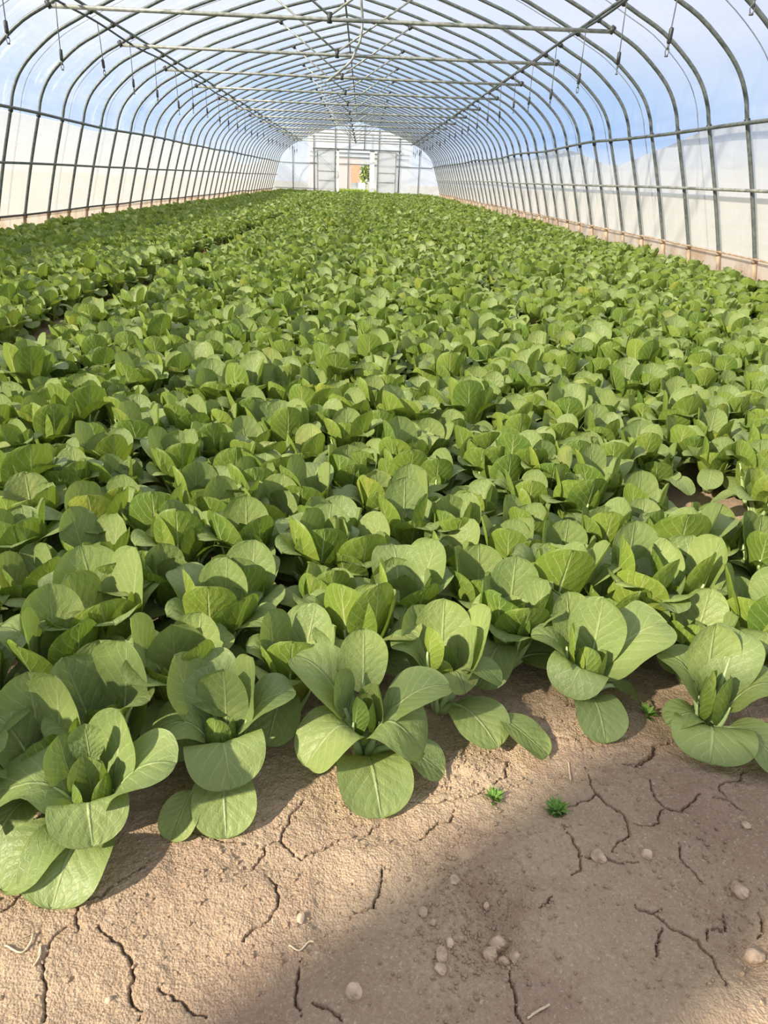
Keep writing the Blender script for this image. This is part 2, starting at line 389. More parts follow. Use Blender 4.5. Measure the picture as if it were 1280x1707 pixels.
# ---- water pipes and hanging drop sprinklers
def waterpipe(x, z, w, y0):
    ys = np.linspace(4.0, 36.7, 200); zz = z+.012*np.sin(ys*2.2)
    return tag(MB().tube(np.stack([np.full(200, x)+.01*np.sin(ys*1.1), ys, zz], 1), .0115, 7).build('water_pipe', M_HOSE), 'thin black water pipe hung below the %s roof purlin' % w, 'pipe')
waterpipe(-2.60, 2.20, 'left', 4); waterpipe(2.47, 2.205, 'right', 4)
def mk_drop():
    r = empty('drop_sprinkler')
    MB().tube([(0,0,0),(.003,0,-.2),(.002,.002,-.36),(0,0,-.47)], .0042, 5).build('drop_tube', M_WIRE, r)
    MB().tube([(0,0,-.36),(0,0,-.368),(0,0,-.445),(0,0,-.452)], [.009,.014,.014,.009], 8).build('weight', M_CLAMP, r)
    z0 = -.47; a = [(.011*math.sin(t), 0, z0-.025-.024*math.cos(t)) for t in np.linspace(0, 2*math.pi, 13)]
    n = MB().tube(a, .003, 5, False); n.tube([(0,0,-.45),(0,0,-.485)], .007, 6); n.tube([(0,0,-.517),(0,0,-.527)], .011, 6)
    n.build('spray_nozzle', M_WIRE, r)
    return r
drop0 = mk_drop(); dt = children_map(drop0); first = True
for sd, w, x, z, ya, dy in ((-1, 'left', -2.60, 2.20, 6.95, 1.165), (1, 'right', 2.47, 2.205, 4.72, 1.19)):
    for j in range(26):
        y = ya+dy*j
        if y > 36: break
        d = drop0 if first else copy_tree(drop0, dt); first = False
        d.location = (x, y, z-.012+.012*math.sin(y*2.2)); d.scale = (1.15, 1.15, 1.04+.13*random.uniform(-1, 1)); d.rotation_euler = (random.uniform(-.03,.03), random.uniform(-.04,.04), random.uniform(0, 6.28))
        tag(d, 'dark weighted drop sprinkler hanging from the %s water pipe, %s from the camera end' % (w, ordinal(j+1)), 'sprinkler', 'hanging drop sprinklers')

# ------------------------------------------------------------------ far end wall with door
def inside_roof(x): 
    H = HALF[::-1]; return float(np.interp(abs(x), H[:, 0], H[:, 1]))
def end_film(name, y, holes, mat, o=.03):
    """film wall following the arch with a rectangular hole"""
    hx0, hx1, hz1 = holes; b = MB(); 
    def col(x0, x1, zlo, n=6):
        xs = np.linspace(x0, x1, n); G = np.zeros((n, 8, 3))
        for i, x in enumerate(xs):
            zt = inside_roof(x) if abs(x) < 3.9 else .3
            z = np.linspace(min(zlo, zt), zt, 8); G[i, :, 0] = x; G[i, :, 1] = y+.012*vn(x*4+0*z, z*4, 2); G[i, :, 2] = z
        b.sheet(G)
    col(-3.96, hx0, -.1, 40); col(hx0, hx1, hz1, 16); col(hx1, 3.96, -.1, 40)
    return tag(b.build(name, mat), kind='structure')
end_film('wall_back', YEND+.02, (-1.0, 1.02, 1.94), M_END)
def bar(name, pts, r, label, cat, mat=M_STEEL, group=None):
    return tag(MB().tube(pts, r, 8).build(name, mat), label, cat, group)
ye = YEND-.02
g = 'posts of the far end wall'
for x, lab in ((-2.99,'thin post of the far end wall nearest the left side'),(-2.0,'post left of the sliding door track at the far end'),(-1.01,'post at the left side of the far doorway'),(1.02,'post at the right side of the far doorway'),(1.98,'post right of the sliding door track at the far end'),(2.92,'thin post of the far end wall nearest the right side')):
    bar('end_post', [(x, ye, -.05), (x, ye, inside_roof(x)-.02)], .028 if abs(x) < 2.5 else .02, lab, 'post', group=g)
for x in (-.35, .34):
    bar('end_mullion', [(x, ye, 1.96), (x, ye, inside_roof(x)-.02)], .02, 'short mullion above the far doorway, %s of the pair' % ('left' if x < 0 else 'right'), 'mullion', group='mullions above the far door')
hd = MB(); hd.box((-2.05, ye-.07, 1.925), (2.05, ye-.02, 1.985)); tag(hd.build('door_track', M_STEEL, None, False), 'grey steel sliding door track above the far doorway', 'door track')
bar('end_rail', [(-3.53, ye+.0, 1.335), (-1.01, ye, 1.32)], .016, 'horizontal rail of the far end wall left of the doorway', 'rail', group='end wall rails')
bar('end_rail', [(1.02, ye, 1.30), (3.55, ye, 1.30)], .016, 'horizontal rail of the far end wall right of the doorway', 'rail', group='end wall rails')
bar('end_rail', [(-3.85, ye, .25), (-1.01, ye, .26)], .014, 'low rail of the far end wall left of the doorway', 'rail', group='end wall rails')
for x in (-1.95, 2.94, 3.8):
    b = MB(); b.tube([(x, ye-.06, -.03), (x, ye-.06, .06), (x, ye-.06, .13)], [.09, .08, .05], 8)
    tag(b.build('post_footing', M_RUSTY), {'-1.95':'tan lump of concrete at the foot of the post left of the doorway','2.94':'small tan footing under the right thin end wall post','3.8':'pale footing in the far right corner of the tunnel'}[str(x)], 'footing')
def door_leaf(x0, x1, lab):
    r = empty('sliding_door', (0, ye-.05, 0), label=lab, cat='door', group='sliding doors of the far end')
    f = MB()
    for x in (x0, x1): f.box((x-.022, -.02, .05), (x+.022, .02, 1.91))
    for z in (.07, .62, 1.02, 1.89): f.box((x0, -.015, z-.018), (x1, .015, z+.018))
    f.build('door_frame', M_STEELG, r, False)
    G = np.zeros((6, 8, 3)); xs = np.linspace(x0, x1, 6); zs = np.linspace(.06, 1.9, 8)
    G[:, :, 0] = xs[:, None]; G[:, :, 2] = zs[None]; MB().sheet(G).build('door_film', M_DOORF, r)
door_leaf(-1.84, -1.03, 'white film sliding door pushed open left of the far doorway')
door_leaf(.96, 1.82, 'white film sliding door pushed open right of the far doorway')
jb = empty('door_jamb', (0, ye, 0), label='pale jamb boards framing the far doorway opening', cat='door frame')
for x0, x1 in ((-.95, -.84), (.60, .82)): MB().box((x0, -.03, 0), (x1, .04, 1.93)).build('jamb_board', M_WHITE, jb, False)

# ---- porch beyond the doorway
yp = 41.5
def rect_wall(name, y, x0, x1, z0, z1, hx0, hx1, hz0, hz1, mat):
    b = MB()
    for (a, c, d, e) in ((x0, hx0, z0, z1), (hx1, x1, z0, z1), (hx0, hx1, z0, hz0), (hx0, hx1, hz1, z1)):
        G = np.zeros((8, 8, 3)); G[:, :, 0] = np.linspace(a, c, 8)[:, None]; G[:, :, 1] = y; G[:, :, 2] = np.linspace(d, e, 8)[None]; b.sheet(G)
    return b.build(name, mat)
tag(rect_wall('porch_screen', yp, -2.6, 2.8, 0, 3.0, -.36, .66, .28, 1.40, M_DOORF), 'white film screen with a square opening seen through the far doorway', 'screen')
for z, lab in ((1.43,'lower cross bar of the porch seen through the far doorway'),(1.75,'middle cross bar of the porch seen through the far doorway'),(1.95,'upper cross bar of the porch seen through the far doorway')):
    bar('porch_bar', [(-2.5, yp-.05, z), (2.7, yp-.05, z-.03)], .024, lab, 'bar', group='porch cross bars')
for x, lab in ((-.5,'left upright of the porch frame behind the doorway'),(.74,'right upright of the porch frame behind the doorway')):
    bar('porch_post', [(x, yp-.05, 0), (x, yp-.05, 2.9)], .022, lab, 'post', group='porch uprights')
tag(MB().box((-.33, yp+.3, -.03), (.42, yp+.4, .55)).build('white_board', M_WHITE, None, False), 'low white board standing in the porch opening', 'board')
bw = MB().box((-3.2, 50, 0), (.10, 50.4, 1.9)); 
tag(bw.build('brick_building', M_BRICK, None, False), 'red brick building wall seen through the far doorway', 'building')
def tree(x, y, h, rad, lab, s):
    r = empty('tree', (x, y, 0), label=lab, cat='tree', group='trees beyond the doorway')
    MB().tube([(0,0,-.05),(.02,.02,h*.4),(0,.03,h*.75)], [.07,.05,.03], 6).build('trunk', M_TRUNK, r)
    q = np.random.default_rng(s); n = 170
    P = q.normal(size=(n, 3)); P /= np.linalg.norm(P, axis=1)[:, None]; P *= (q.random(n)**.4)[:, None]*np.array([rad, rad, h*.45]); P[:, 2] += h*.55
    b = MB()
    for p in P:
        a = q.normal(size=3); a /= np.linalg.norm(a); c = np.cross(a, q.normal(size=3)); c /= np.linalg.norm(c); l, w = .16, .06
        b.add([p-a*l, p+c*w, p+a*l, p-c*w], [(0, 1, 2, 3)])
    b.build('foliage', M_TREE, r)
tree(.36, 46.5, 1.75, .28, 'small pale green tree in the gap beside the brick wall', 4)
tree(.86, 48, 2.4, .32, 'darker green tree at the right edge of the porch opening', 5)
# bright grass beyond the doorway (nobody could count the blades)
q = np.random.default_rng(8); gb = MB(); NV = []; NQ = []
for i in range(2600):
    x = q.uniform(-1.5, 1.5); y = q.uniform(37.5, 41.2); h = q.uniform(.12, .30); w = .012; a = q.uniform(0, 3.14); dx, dy = math.cos(a)*w, math.sin(a)*w; lx, ly = q.normal(0, .05, 2)
    n = len(NV); NV += [(x-dx, y-dy, -.02), (x+dx, y+dy, -.02), (x+lx+dx*.3, y+ly+dy*.3, h), (x+lx-dx*.3, y+ly-dy*.3, h)]; NQ.append((n, n+1, n+2, n+3))
gb.add(NV, NQ)
tag(gb.build('grass_patch', M_GRASS), 'sunlit yellow-green grass just beyond the far doorway', 'grass', kind='stuff')

# ---- near end of the tunnel (behind the camera): open frame, plus a metal panel added for its shade
fr = MB()
for x in (-3.0, -1.0, 1.6, 3.0): fr.tube([(x, YFRONT, -.05), (x, YFRONT, inside_roof(x)-.02)], .025, 8)
fr.tube([(-3.3, YFRONT, 2.05), (3.3, YFRONT, 2.05)], .025, 8)
tag(fr.build('wall_front', M_STEEL), kind='structure')
tag(MB().box((-1.88, YFRONT-.06, 0.02), (-1.36, YFRONT-.03, 2.0)).build('shade_panel', M_PANEL, None, False), kind='structure')  # added upright panel, out of view, casts the diagonal shade band on the soil

# ------------------------------------------------------------------ ground
CR=[[(0.242,0.725),(0.228,0.699),(0.217,0.665),(0.217,0.654),(0.230,0.640),(0.246,0.627)],[(0.217,0.654),(0.197,0.644),(0.197,0.629),(0.186,0.607)],[(0.109,0.663),(0.134,0.653),(0.161,0.651),(0.175,0.647)],[(0.246,0.627),(0.273,0.642),(0.312,0.661),(0.348,0.685)],[(0.205,0.603),(0.218,0.591),(0.223,0.575),(0.220,0.556),(0.207,0.538),(0.189,0.516)],[(0.022,0.538),(0.037,0.527),(0.052,0.520),(0.067,0.504),(0.078,0.484),(0.077,0.472),(0.084,0.456),(0.098,0.446),(0.097,0.436)],[(-0.008,0.564),(-0.006,0.549),(0.002,0.531)],[(-0.008,0.542),(-0.019,0.531),(-0.022,0.507),(-0.021,0.494),(-0.011,0.475),(-0.004,0.454),(0.002,0.437)],[(-0.079,0.581),(-0.084,0.568),(-0.093,0.555)],[(-0.009,0.587),(-0.001,0.570),(0.015,0.573),(0.032,0.597),(0.057,0.624)],[(-0.122,0.614),(-0.108,0.616),(-0.094,0.614)],[(0.108,0.471),(0.122,0.464),(0.140,0.453),(0.164,0.441)],[(0.270,0.455),(0.286,0.449),(0.302,0.435)],[(0.254,0.499),(0.253,0.470),(0.260,0.443)],[(0.348,0.612),(0.343,0.579),(0.338,0.559),(0.311,0.558)],[(0.386,0.720),(0.415,0.721),(0.441,0.726),(0.467,0.729),(0.485,0.737),(0.499,0.743)],[(0.450,0.710),(0.441,0.688),(0.415,0.675),(0.390,0.654)],[(0.542,0.801),(0.536,0.771),(0.513,0.754)],[(0.655,0.789),(0.653,0.755),(0.657,0.738),(0.672,0.717),(0.685,0.704),(0.685,0.686),(0.671,0.661),(0.650,0.643)],[(0.657,0.738),(0.641,0.727),(0.622,0.719),(0.604,0.716)],[(0.593,0.681),(0.602,0.661),(0.604,0.638),(0.601,0.616),(0.584,0.607)],[(0.746,0.767),(0.742,0.744),(0.748,0.714),(0.765,0.709),(0.786,0.722),(0.810,0.739)],[(0.747,0.712),(0.730,0.689),(0.715,0.683),(0.692,0.688)],[(0.895,0.785),(0.881,0.767),(0.856,0.762),(0.843,0.753),(0.846,0.736)],[(0.825,0.733),(0.842,0.731),(0.859,0.712)],[(0.744,0.657),(0.736,0.634),(0.745,0.616),(0.752,0.601)],[(0.606,0.634),(0.631,0.638),(0.651,0.627),(0.679,0.627)],[(0.672,0.557),(0.684,0.542),(0.698,0.532),(0.713,0.525),(0.719,0.507),(0.718,0.484),(0.716,0.465)],[(0.653,0.570),(0.658,0.561),(0.685,0.563)],[(0.676,0.540),(0.661,0.518),(0.655,0.504)],[(0.487,0.498),(0.485,0.472),(0.484,0.451),(0.489,0.435)],[(0.553,0.575),(0.534,0.559)],[(0.831,0.851),(0.807,0.841),(0.774,0.828),(0.750,0.802),(0.733,0.793),(0.716,0.796)],[(0.805,0.562),(0.789,0.532)],[(0.762,0.562),(0.757,0.543),(0.734,0.541),(0.723,0.525)]]
def jag(P, amp, q):
    P = [np.array(p) for p in P]
    for _ in range(3):
        N = [P[0]]
        for a, b in zip(P, P[1:]):
            m = (a+b)/2; d = b-a; L = np.hypot(*d); m = m+np.array([-d[1], d[0]])*q.uniform(-.16, .16); N += [m, b]
        P = N
    return np.array(P)
FURROWS = ((-1.15, .11), (1.20, .10))
DENTS = [(.48,.575,-.024,.032,.05),(.47,.52,-.018,.03,.025),(.535,.56,.010,.03,.06),(.425,.575,.012,.022,.05),(.50,.645,.008,.05,.02),(.38,.50,.007,.03,.04),(.455,.47,.008,.04,.02),(.36,.62,.010,.05,.035),(.33,.50,.007,.06,.05),(.77,.535,-.020,.035,.05),(.70,.455,.010,.07,.04),(.668,.915,.018,.06,.05),(.40,.56,-.006,.03,.05),(.29,.53,-.006,.03,.05),(.60,.53,.006,.05,.05),(.479,.79,.010,.04,.03),(.10,.60,.006,.08,.06),(.86,.50,.01,.05,.06),(.25,.455,-.006,.015,.05),(.56,.66,.006,.06,.04),(.53,.60,-.005,.05,.02)]
def height(X, Y):
    h = .012*fbm(X, Y, 2.6, 3, 1)+.005*fbm(X, Y, 11, 3, 6)
    for fx, w in FURROWS: h = h-.05*np.exp(-((X-fx)/w)**2)*np.clip((Y-.9)/.3, 0, 1)
    for x, y, a, sx, sy in DENTS: h = h+a*np.exp(-((X-x)/sx)**2-((Y-y)/sy)**2)
    m = np.clip((Y-.25)/.1, 0, 1)*np.clip((1.4-Y)/.3, 0, 1)
    h = h+m*(.0042*fbm(X, Y, 38, 3, 12)+.0022*np.abs(fbm(X, Y, 110, 2, 17))+.0016*np.abs(fbm(X, Y, 260, 2, 27)))
    w = np.exp(-(((X-.66)/.10)**2+((Y-.87)/.08)**2))+.9*np.exp(-(((X-.47)/.05)**2+((Y-.76)/.04)**2))+.8*np.exp(-(((X-.46)/.06)**2+((Y-.55)/.07)**2))+.7*np.exp(-(((X-.78)/.06)**2+((Y-.53)/.06)**2))
    h = h+w*(.008*np.abs(fbm(X, Y, 55, 2, 23)))
    return h
def axis(segs): return np.unique(np.concatenate([np.linspace(a, b, n) for a, b, n in segs]).round(5))
gx = axis([(-4.3,-.3,60),(-.3,-.16,15),(-.16,1.06,800),(1.06,1.3,24),(1.3,4.3,50)])
gy = axis([(-1.2,.3,20),(.3,.42,12),(.42,.86,330),(.86,1.05,70),(1.05,1.5,30),(1.5,8,80),(8,37.0,90)])
GX, GY = np.meshgrid(gx, gy, indexing='ij'); GZ = height(GX, GY)
q = np.random.default_rng(5)
for ci, P in enumerate(CR):
    J = jag(P, .1, q); wide = .0028 if ci == 32 else .0010
    x0, x1, y0, y1 = J[:,0].min()-.02, J[:,0].max()+.02, J[:,1].min()-.02, J[:,1].max()+.02
    i0, i1 = np.searchsorted(gx, [x0, x1]); j0, j1 = np.searchsorted(gy, [y0, y1]); sx = GX[i0:i1, j0:j1]; sy = GY[i0:i1, j0:j1]
    D = np.full(sx.shape, 9.); W = np.zeros(sx.shape); nseg = len(J)-1
    for k, (a, b) in enumerate(zip(J, J[1:])):
        d = b-a; t = np.clip(((sx-a[0])*d[0]+(sy-a[1])*d[1])/(d@d+1e-12), 0, 1)
        dist = np.hypot(sx-a[0]-t*d[0], sy-a[1]-t*d[1]); W = np.where(dist < D, math.sin(math.pi*(k+.5)/nseg)**.5, W); D = np.minimum(D, dist)
    ww = wide*(.30+.80*W); D = np.abs(D+.0011*fbm(sx, sy, 260, 2, 31))
    GZ[i0:i1, j0:j1] += -.016*np.clip(1.25-D/ww, 0, 1)*(W > 0)+.0010*np.exp(-(D/.012)**2)-.001*np.exp(-(D/.006)**2)
G = np.stack([GX, GY, GZ], -1)
gm = MB().sheet(G).build('floor', M_SOIL); tag(gm, kind='structure')
def ground_z(x, y): return float(height(np.array(float(x)), np.array(float(y))))
og = MB()
for a, b, c, d in ((-80, -4.3, -40, 120), (4.3, 80, -40, 120), (-4.3, 4.3, 37.0, 120), (-4.3, 4.3, -40, -1.2)):
    og.add([(a, c, -.03), (b, c, -.03), (b, d, -.03), (a, d, -.03)], [(0, 1, 2, 3)])
tag(og.build('ground_outside', M_OUT, None, False), kind='structure')

# ---- clods, crumbs, weeds, straw
def clod_mesh(q, r, nu=14, nv=9):
    """an angular lump: a ball cut by random planes"""
    K = q.normal(size=(11, 3)); K /= np.linalg.norm(K, axis=1)[:, None]; dk = q.uniform(.62, .95, 11); sc = q.uniform(.75, 1.25, 3)
    V = []
    for j in range(nv+1):
        for i in range(nu):
            th, p = 2*math.pi*i/nu, math.pi*j/nv; d = np.array([math.sin(p)*math.cos(th), math.sin(p)*math.sin(th), math.cos(p)])
            c = K@d; f = min(1.0, (dk[c > .05]/c[c > .05]).min() if (c > .05).any() else 1.0); f *= 1+.05*math.sin(9*d[0]+4*d[1])*math.sin(8*d[2]+3*d[1])
            V.append(d*sc*r*f)
    Q = [(j*nu+i, (j+1)*nu+i, (j+1)*nu+(i+1) % nu, j*nu+(i+1) % nu) for j in range(nv) for i in range(nu)]
    return np.array(V), np.array(Q)
q = np.random.default_rng(21)
CLODS = [(.483,.532,.014,'largest pale clod, in the middle of the footprint hollow'),(.470,.519,.011,'brown clod just left of the largest pale clod'),(.484,.507,.008,'small clod just below the largest pale clod'),(.497,.510,.007,'small grey clod right of the largest pale clod'),(.410,.503,.010,'upper clod of a stacked pair left of the hollow'),(.408,.488,.008,'lower clod of the pair left of the hollow'),(.422,.519,.007,'small clod above the pair left of the hollow'),(.793,.588,.012,'orange-brown clod at the right edge of the soil'),(.395,.557,.007,'small clod at the left rim of the hollow'),(.435,.590,.008,'rounded clod behind the left rim of the hollow'),(.476,.580,.006,'small clod among crumbs at the back of the hollow'),(.629,.634,.011,'flat stone set in a crack junction in the soil'),(.775,.509,.013,'broken clod at the lower right of the soil'),(.314,.461,.0095,'pale flat lump at the bottom middle of the soil'),(.060,.458,.005,'tiny pale pebble at the lower left of the soil'),(.252,.545,.006,'small pebble near the curled root'),(.694,.636,.008,'reddish clod beside the crack on the right'),(.404,.542,.006,'small round clod on the left slope of the hollow'),(.848,.683,.007,'pale clod below the rightmost bok choy')]
for x, y, r, lab in CLODS:
    V, Q = clod_mesh(q, r*.95); V[:, 2] *= .75; o = MB().add(V, Q).build('soil_clod', M_CLOD, None, False); o.location = (x, y, ground_z(x, y)+r*.25); tag(o, lab, 'clod', 'soil clods')
cb = MB()
protos = [clod_mesh(q, 1.0, 6, 4) for _ in range(6)]
spots = [(.47,.55,.035,.06,420),(.42,.53,.025,.05,220),(.66,.88,.09,.06,420),(.475,.78,.04,.03,200),(.77,.55,.05,.05,160),(.40,.66,.3,.10,330),(.15,.60,.14,.08,260),(.68,.66,.17,.10,260),(.5,.5,.4,.06,260)]
for x, y, sx, sy, n in spots:
    for _ in range(n):
        px, py = q.normal(x, sx), q.normal(y, sy)
        if not (-.15 < px < 1.05 and .4 < py < 1.02): continue
        V, Q = protos[q.integers(6)]; r = .0011+.0022*q.random()**2.5; a = q.uniform(0, 6.28)
        Vr = np.stack([V[:,0]*math.cos(a)-V[:,1]*math.sin(a), V[:,0]*math.sin(a)+V[:,1]*math.cos(a), V[:,2]*.8], 1)*r
        cb.add(Vr+[px, py, ground_z(px, py)+r*.4], Q)
tag(cb.build('soil_crumbs', M_SOIL), 'fine crumbs of dry soil scattered over the cracked ground', 'soil crumbs', kind='stuff')
def weed(x, y, r, n, lab, s):
    q = np.random.default_rng(s); b = MB()
    for i in range(n):
        a = q.uniform(0, 6.28); R = r*q.uniform(.4, 1); h = r*q.uniform(.2, .8); w = r*.13
        t = np.array([math.cos(a), math.sin(a), 0]); p = np.array([-t[1], t[0], 0])
        P = [np.zeros(3), t*R*.5+[0, 0, h*.8], t*R+[0, 0, h]]
        b.add([P[0], P[1]-p*w, P[2], P[1]+p*w], [(0, 1, 2, 3)])
    o = b.build('weed_sprout', M_WEED); o.location = (x, y, ground_z(x, y)-.002); tag(o, lab, 'weed', 'weed sprouts')
weed(.506,.727,.020,26,'thin green weed sprout left of the other on the soil',1)
weed(.593,.706,.021,44,'bushier green weed sprout on the soil right of middle',2)
weed(.79,.90,.024,16,'weed sprout between the two rightmost front bok choy',3)
STRAWS = [([(-.07,.514),(-.05,.506),(-.044,.517),(-.046,.528)],.0011,'curled pale straw at the lower left of the soil'),([(-.03,.491),(-.028,.503),(-.032,.514)],.0011,'short pale straw beside a crack at lower left'),([(.241,.513),(.253,.508),(.263,.518),(.268,.518)],.0010,'thin white curled root on the soil'),([(.495,.44),(.508,.448),(.522,.455)],.0013,'straight straw at the bottom edge of the soil'),([(.631,.795),(.629,.78),(.626,.762)],.0010,'thin dry stem lying below the shaded bok choy')]
for P, r, lab in STRAWS:
    Z = [(x, y, ground_z(x, y)+.0022) for x, y in catmull(P, 4)]
    tag(MB().tube(Z, r, 5).build('dry_straw', M_STRAW), lab, 'straw', 'bits of straw')

# ------------------------------------------------------------------ bok choy
def leaf_geo(az, R, zt, w, cls, nu=8, nv=12, q=random, bite=None, base=(0, 0, 0), wave=.55, tilt=None):
    """one leaf: returns (blade V, Q, uv, stalk centreline, radii). Midline is a Bezier from the crown to the tip."""
    c, s = math.cos(az), math.sin(az)
    if cls == 'd': P1 = (.15*R+.006, .150) if zt > .03 else (.34*R, .080); cup, asp = .13, 1.24
    elif cls == 'm': P1 = (.27*R+.008, .62*zt+.068); cup, asp = .18, 1.26
    elif cls == 'u': P1 = (.30*R+.026, .55*zt); cup, asp = .24, 1.40
    else: P1 = (.55*R+.020, .5*zt); cup, asp = .48, 1.9
    P0 = np.array([.006, .0]); P1 = np.array(P1); P2 = np.array([R, zt])
    bez = lambda t: ((1-t)**2)[:, None]*P0+(2*t*(1-t))[:, None]*P1+(t**2)[:, None]*P2
    tt = np.linspace(0, 1, 81); bb = bez(tt); arc = np.concatenate([[0], np.cumsum(np.hypot(*np.diff(bb, axis=0).T))])
    s0 = float(np.interp(max(arc[-1]-asp*w, .09*arc[-1]), arc, tt))
    v = np.linspace(0, 1, nv+1); v = .45*v+.55*(.5-.5*np.cos(math.pi*v))            # blade parameter, closer steps at both ends
    la = np.interp(s0, tt, arc)+v*(arc[-1]-np.interp(s0, tt, arc)); t = np.interp(la, arc, tt); m = bez(t)
    T = np.gradient(bb, axis=0); T /= np.linalg.norm(T, axis=1)[:, None]
    Tm = np.stack([np.interp(t, tt, T[:, k]) for k in (0, 1)], 1); Tm /= np.linalg.norm(Tm, axis=1)[:, None]
    N = np.stack([-Tm[:, 1], Tm[:, 0]], 1)
    v0 = .60
    h = np.where(v < v0, np.sqrt(np.clip(1-np.abs((v0-v)/v0)**1.75, 0, 1)), np.sqrt(np.clip(1-np.abs((v-v0)/(1-v0))**2.25, 0, 1)))*w/2
    h = np.maximum(h, np.where(v < .5, .0045, .0)); h[-1] = .0008
    u = np.linspace(-1, 1, nu+1)
    ph, ph2 = q.uniform(0, 6.28), q.uniform(0, 6.28); skew = q.uniform(-.18, .18) if tilt is None else tilt
    V = np.zeros((nv+1, nu+1, 3)); UV = np.zeros((nv+1, nu+1, 2))
    for i in range(nv+1):
        hh = np.where(u < 0, h[i], h[i])*u
        if bite and bite[0]*1 != 0:
            sd, bv, dep, wd = bite; f = 1-dep*math.exp(-((v[i]-bv)/wd)**2); hh = np.where(u*sd > 0, hh*f, hh)
        au = np.abs(u)
        lift = cup*h[i]*(au**2)+skew*h[i]*u*.6+wave*w*(.035*np.sin(ph+v[i]*7+u*1.3)*au+.05*np.sin(ph2+v[i]*11.0)*au**3*np.sign(u+.01)*.6)
        # veins press slightly into the blade
        lift = lift+w*.004*np.cos(6.28*6.5*(v[i]-.42*au**.8))*np.minimum(au*3, 1)*(1-.5*au)*(1 if nu >= 12 else 0)-w*.02*np.exp(-(au/.10)**2)
        roll = np.sqrt(np.clip(1-(cup*.35*au)**2, .5, 1))
        hh = hh*roll
        r = m[i, 0]+N[i, 0]*lift; z = m[i, 1]+N[i, 1]*lift
        V[i, :, 0] = r*c-hh*s; V[i, :, 1] = r*s+hh*c; V[i, :, 2] = z
        UV[i, :, 0] = .5+u/2; UV[i, :, 1] = v[i]
    V[:, :, 2] = np.maximum(V[:, :, 2], .003)
    V += np.array(base)
    a, b = nv+1, nu+1; ii, jj = np.meshgrid(np.arange(a-1), np.arange(b-1), indexing='ij'); k = ii*b+jj
    Q = np.stack([k, k+1, k+b+1, k+b], -1).reshape(-1, 4)
    ts = np.linspace(0, s0+(1-s0)*.45, 7); ms = bez(ts); off = np.interp(ts, [0, s0, 1], [0, .0035, .006])
    Ns = np.stack([np.interp(ts, np.linspace(0, 1, 81), T[:, k]) for k in (0, 1)], 1); ms = ms-np.stack([-Ns[:, 1], Ns[:, 0]], 1)*off[:, None]
    sl = np.stack([ms[:, 0]*c, ms[:, 0]*s, np.maximum(ms[:, 1], .001)], 1)+np.array(base)
    rad = np.interp(ts, [0, s0, ts[-1]], [.0085, .0055, .0018])*(w/.09)**.5
    return V.reshape(-1, 3), Q, UV.reshape(-1, 2), sl, rad

def random_spec(q):
    L = []; a0 = q.uniform(0, 6.28); sc = q.uniform(.92, 1.1); ga = 2.4
    for i in range(4):
        L.append((a0+i*1.57+q.uniform(-.3, .3), q.uniform(.075, .11)*sc, q.uniform(.09, .15)*sc, q.uniform(.078, .098)*sc, 'm' if q.random() < .8 else 'd'))
    for i in range(6):
        L.append((a0+.5+i*1.047+q.uniform(-.3, .3), q.uniform(.035, .075)*sc, q.uniform(.145, .20)*sc, q.uniform(.080, .105)*sc, 'u'))
    for i in range(3): L.append((a0+i*2.1+q.uniform(-.3, .3), q.uniform(.010, .03)*sc, q.uniform(.11, .15)*sc, q.uniform(.055, .075)*sc, 'i'))
    for i in range(3): L.append((a0+.8+i*2.1+q.uniform(-.4, .4), q.uniform(.10, .135)*sc, q.uniform(.02, .07)*sc, q.uniform(.07, .09)*sc, 'd'))
    return L

def plant_object(name, spec, nu, nv, q, stalks=True, merge=False):
    r = empty(name)
    if merge:
        for nm, sel in (('outer_leaves', [l for l in spec if l[4] != 'i']), ('heart_leaves', [l for l in spec if l[4] == 'i'])):
            b = MB()
            for l in sel:
                V, Q, U, sl, rad = leaf_geo(*l[:5], nu, nv, q); b.add(V, Q, U)
            b.build(nm, M_LEAF, r)
        return r
    for l in spec:
        V, Q, U, sl, rad = leaf_geo(*l[:5], nu, nv, q, bite=l[5] if len(l) > 5 else None)
        o = MB().add(V, Q, U).build('leaf', M_LEAF, r)
        if stalks: MB().tube(sl, rad, 6).build('stalk', M_STALK, o)
    return r

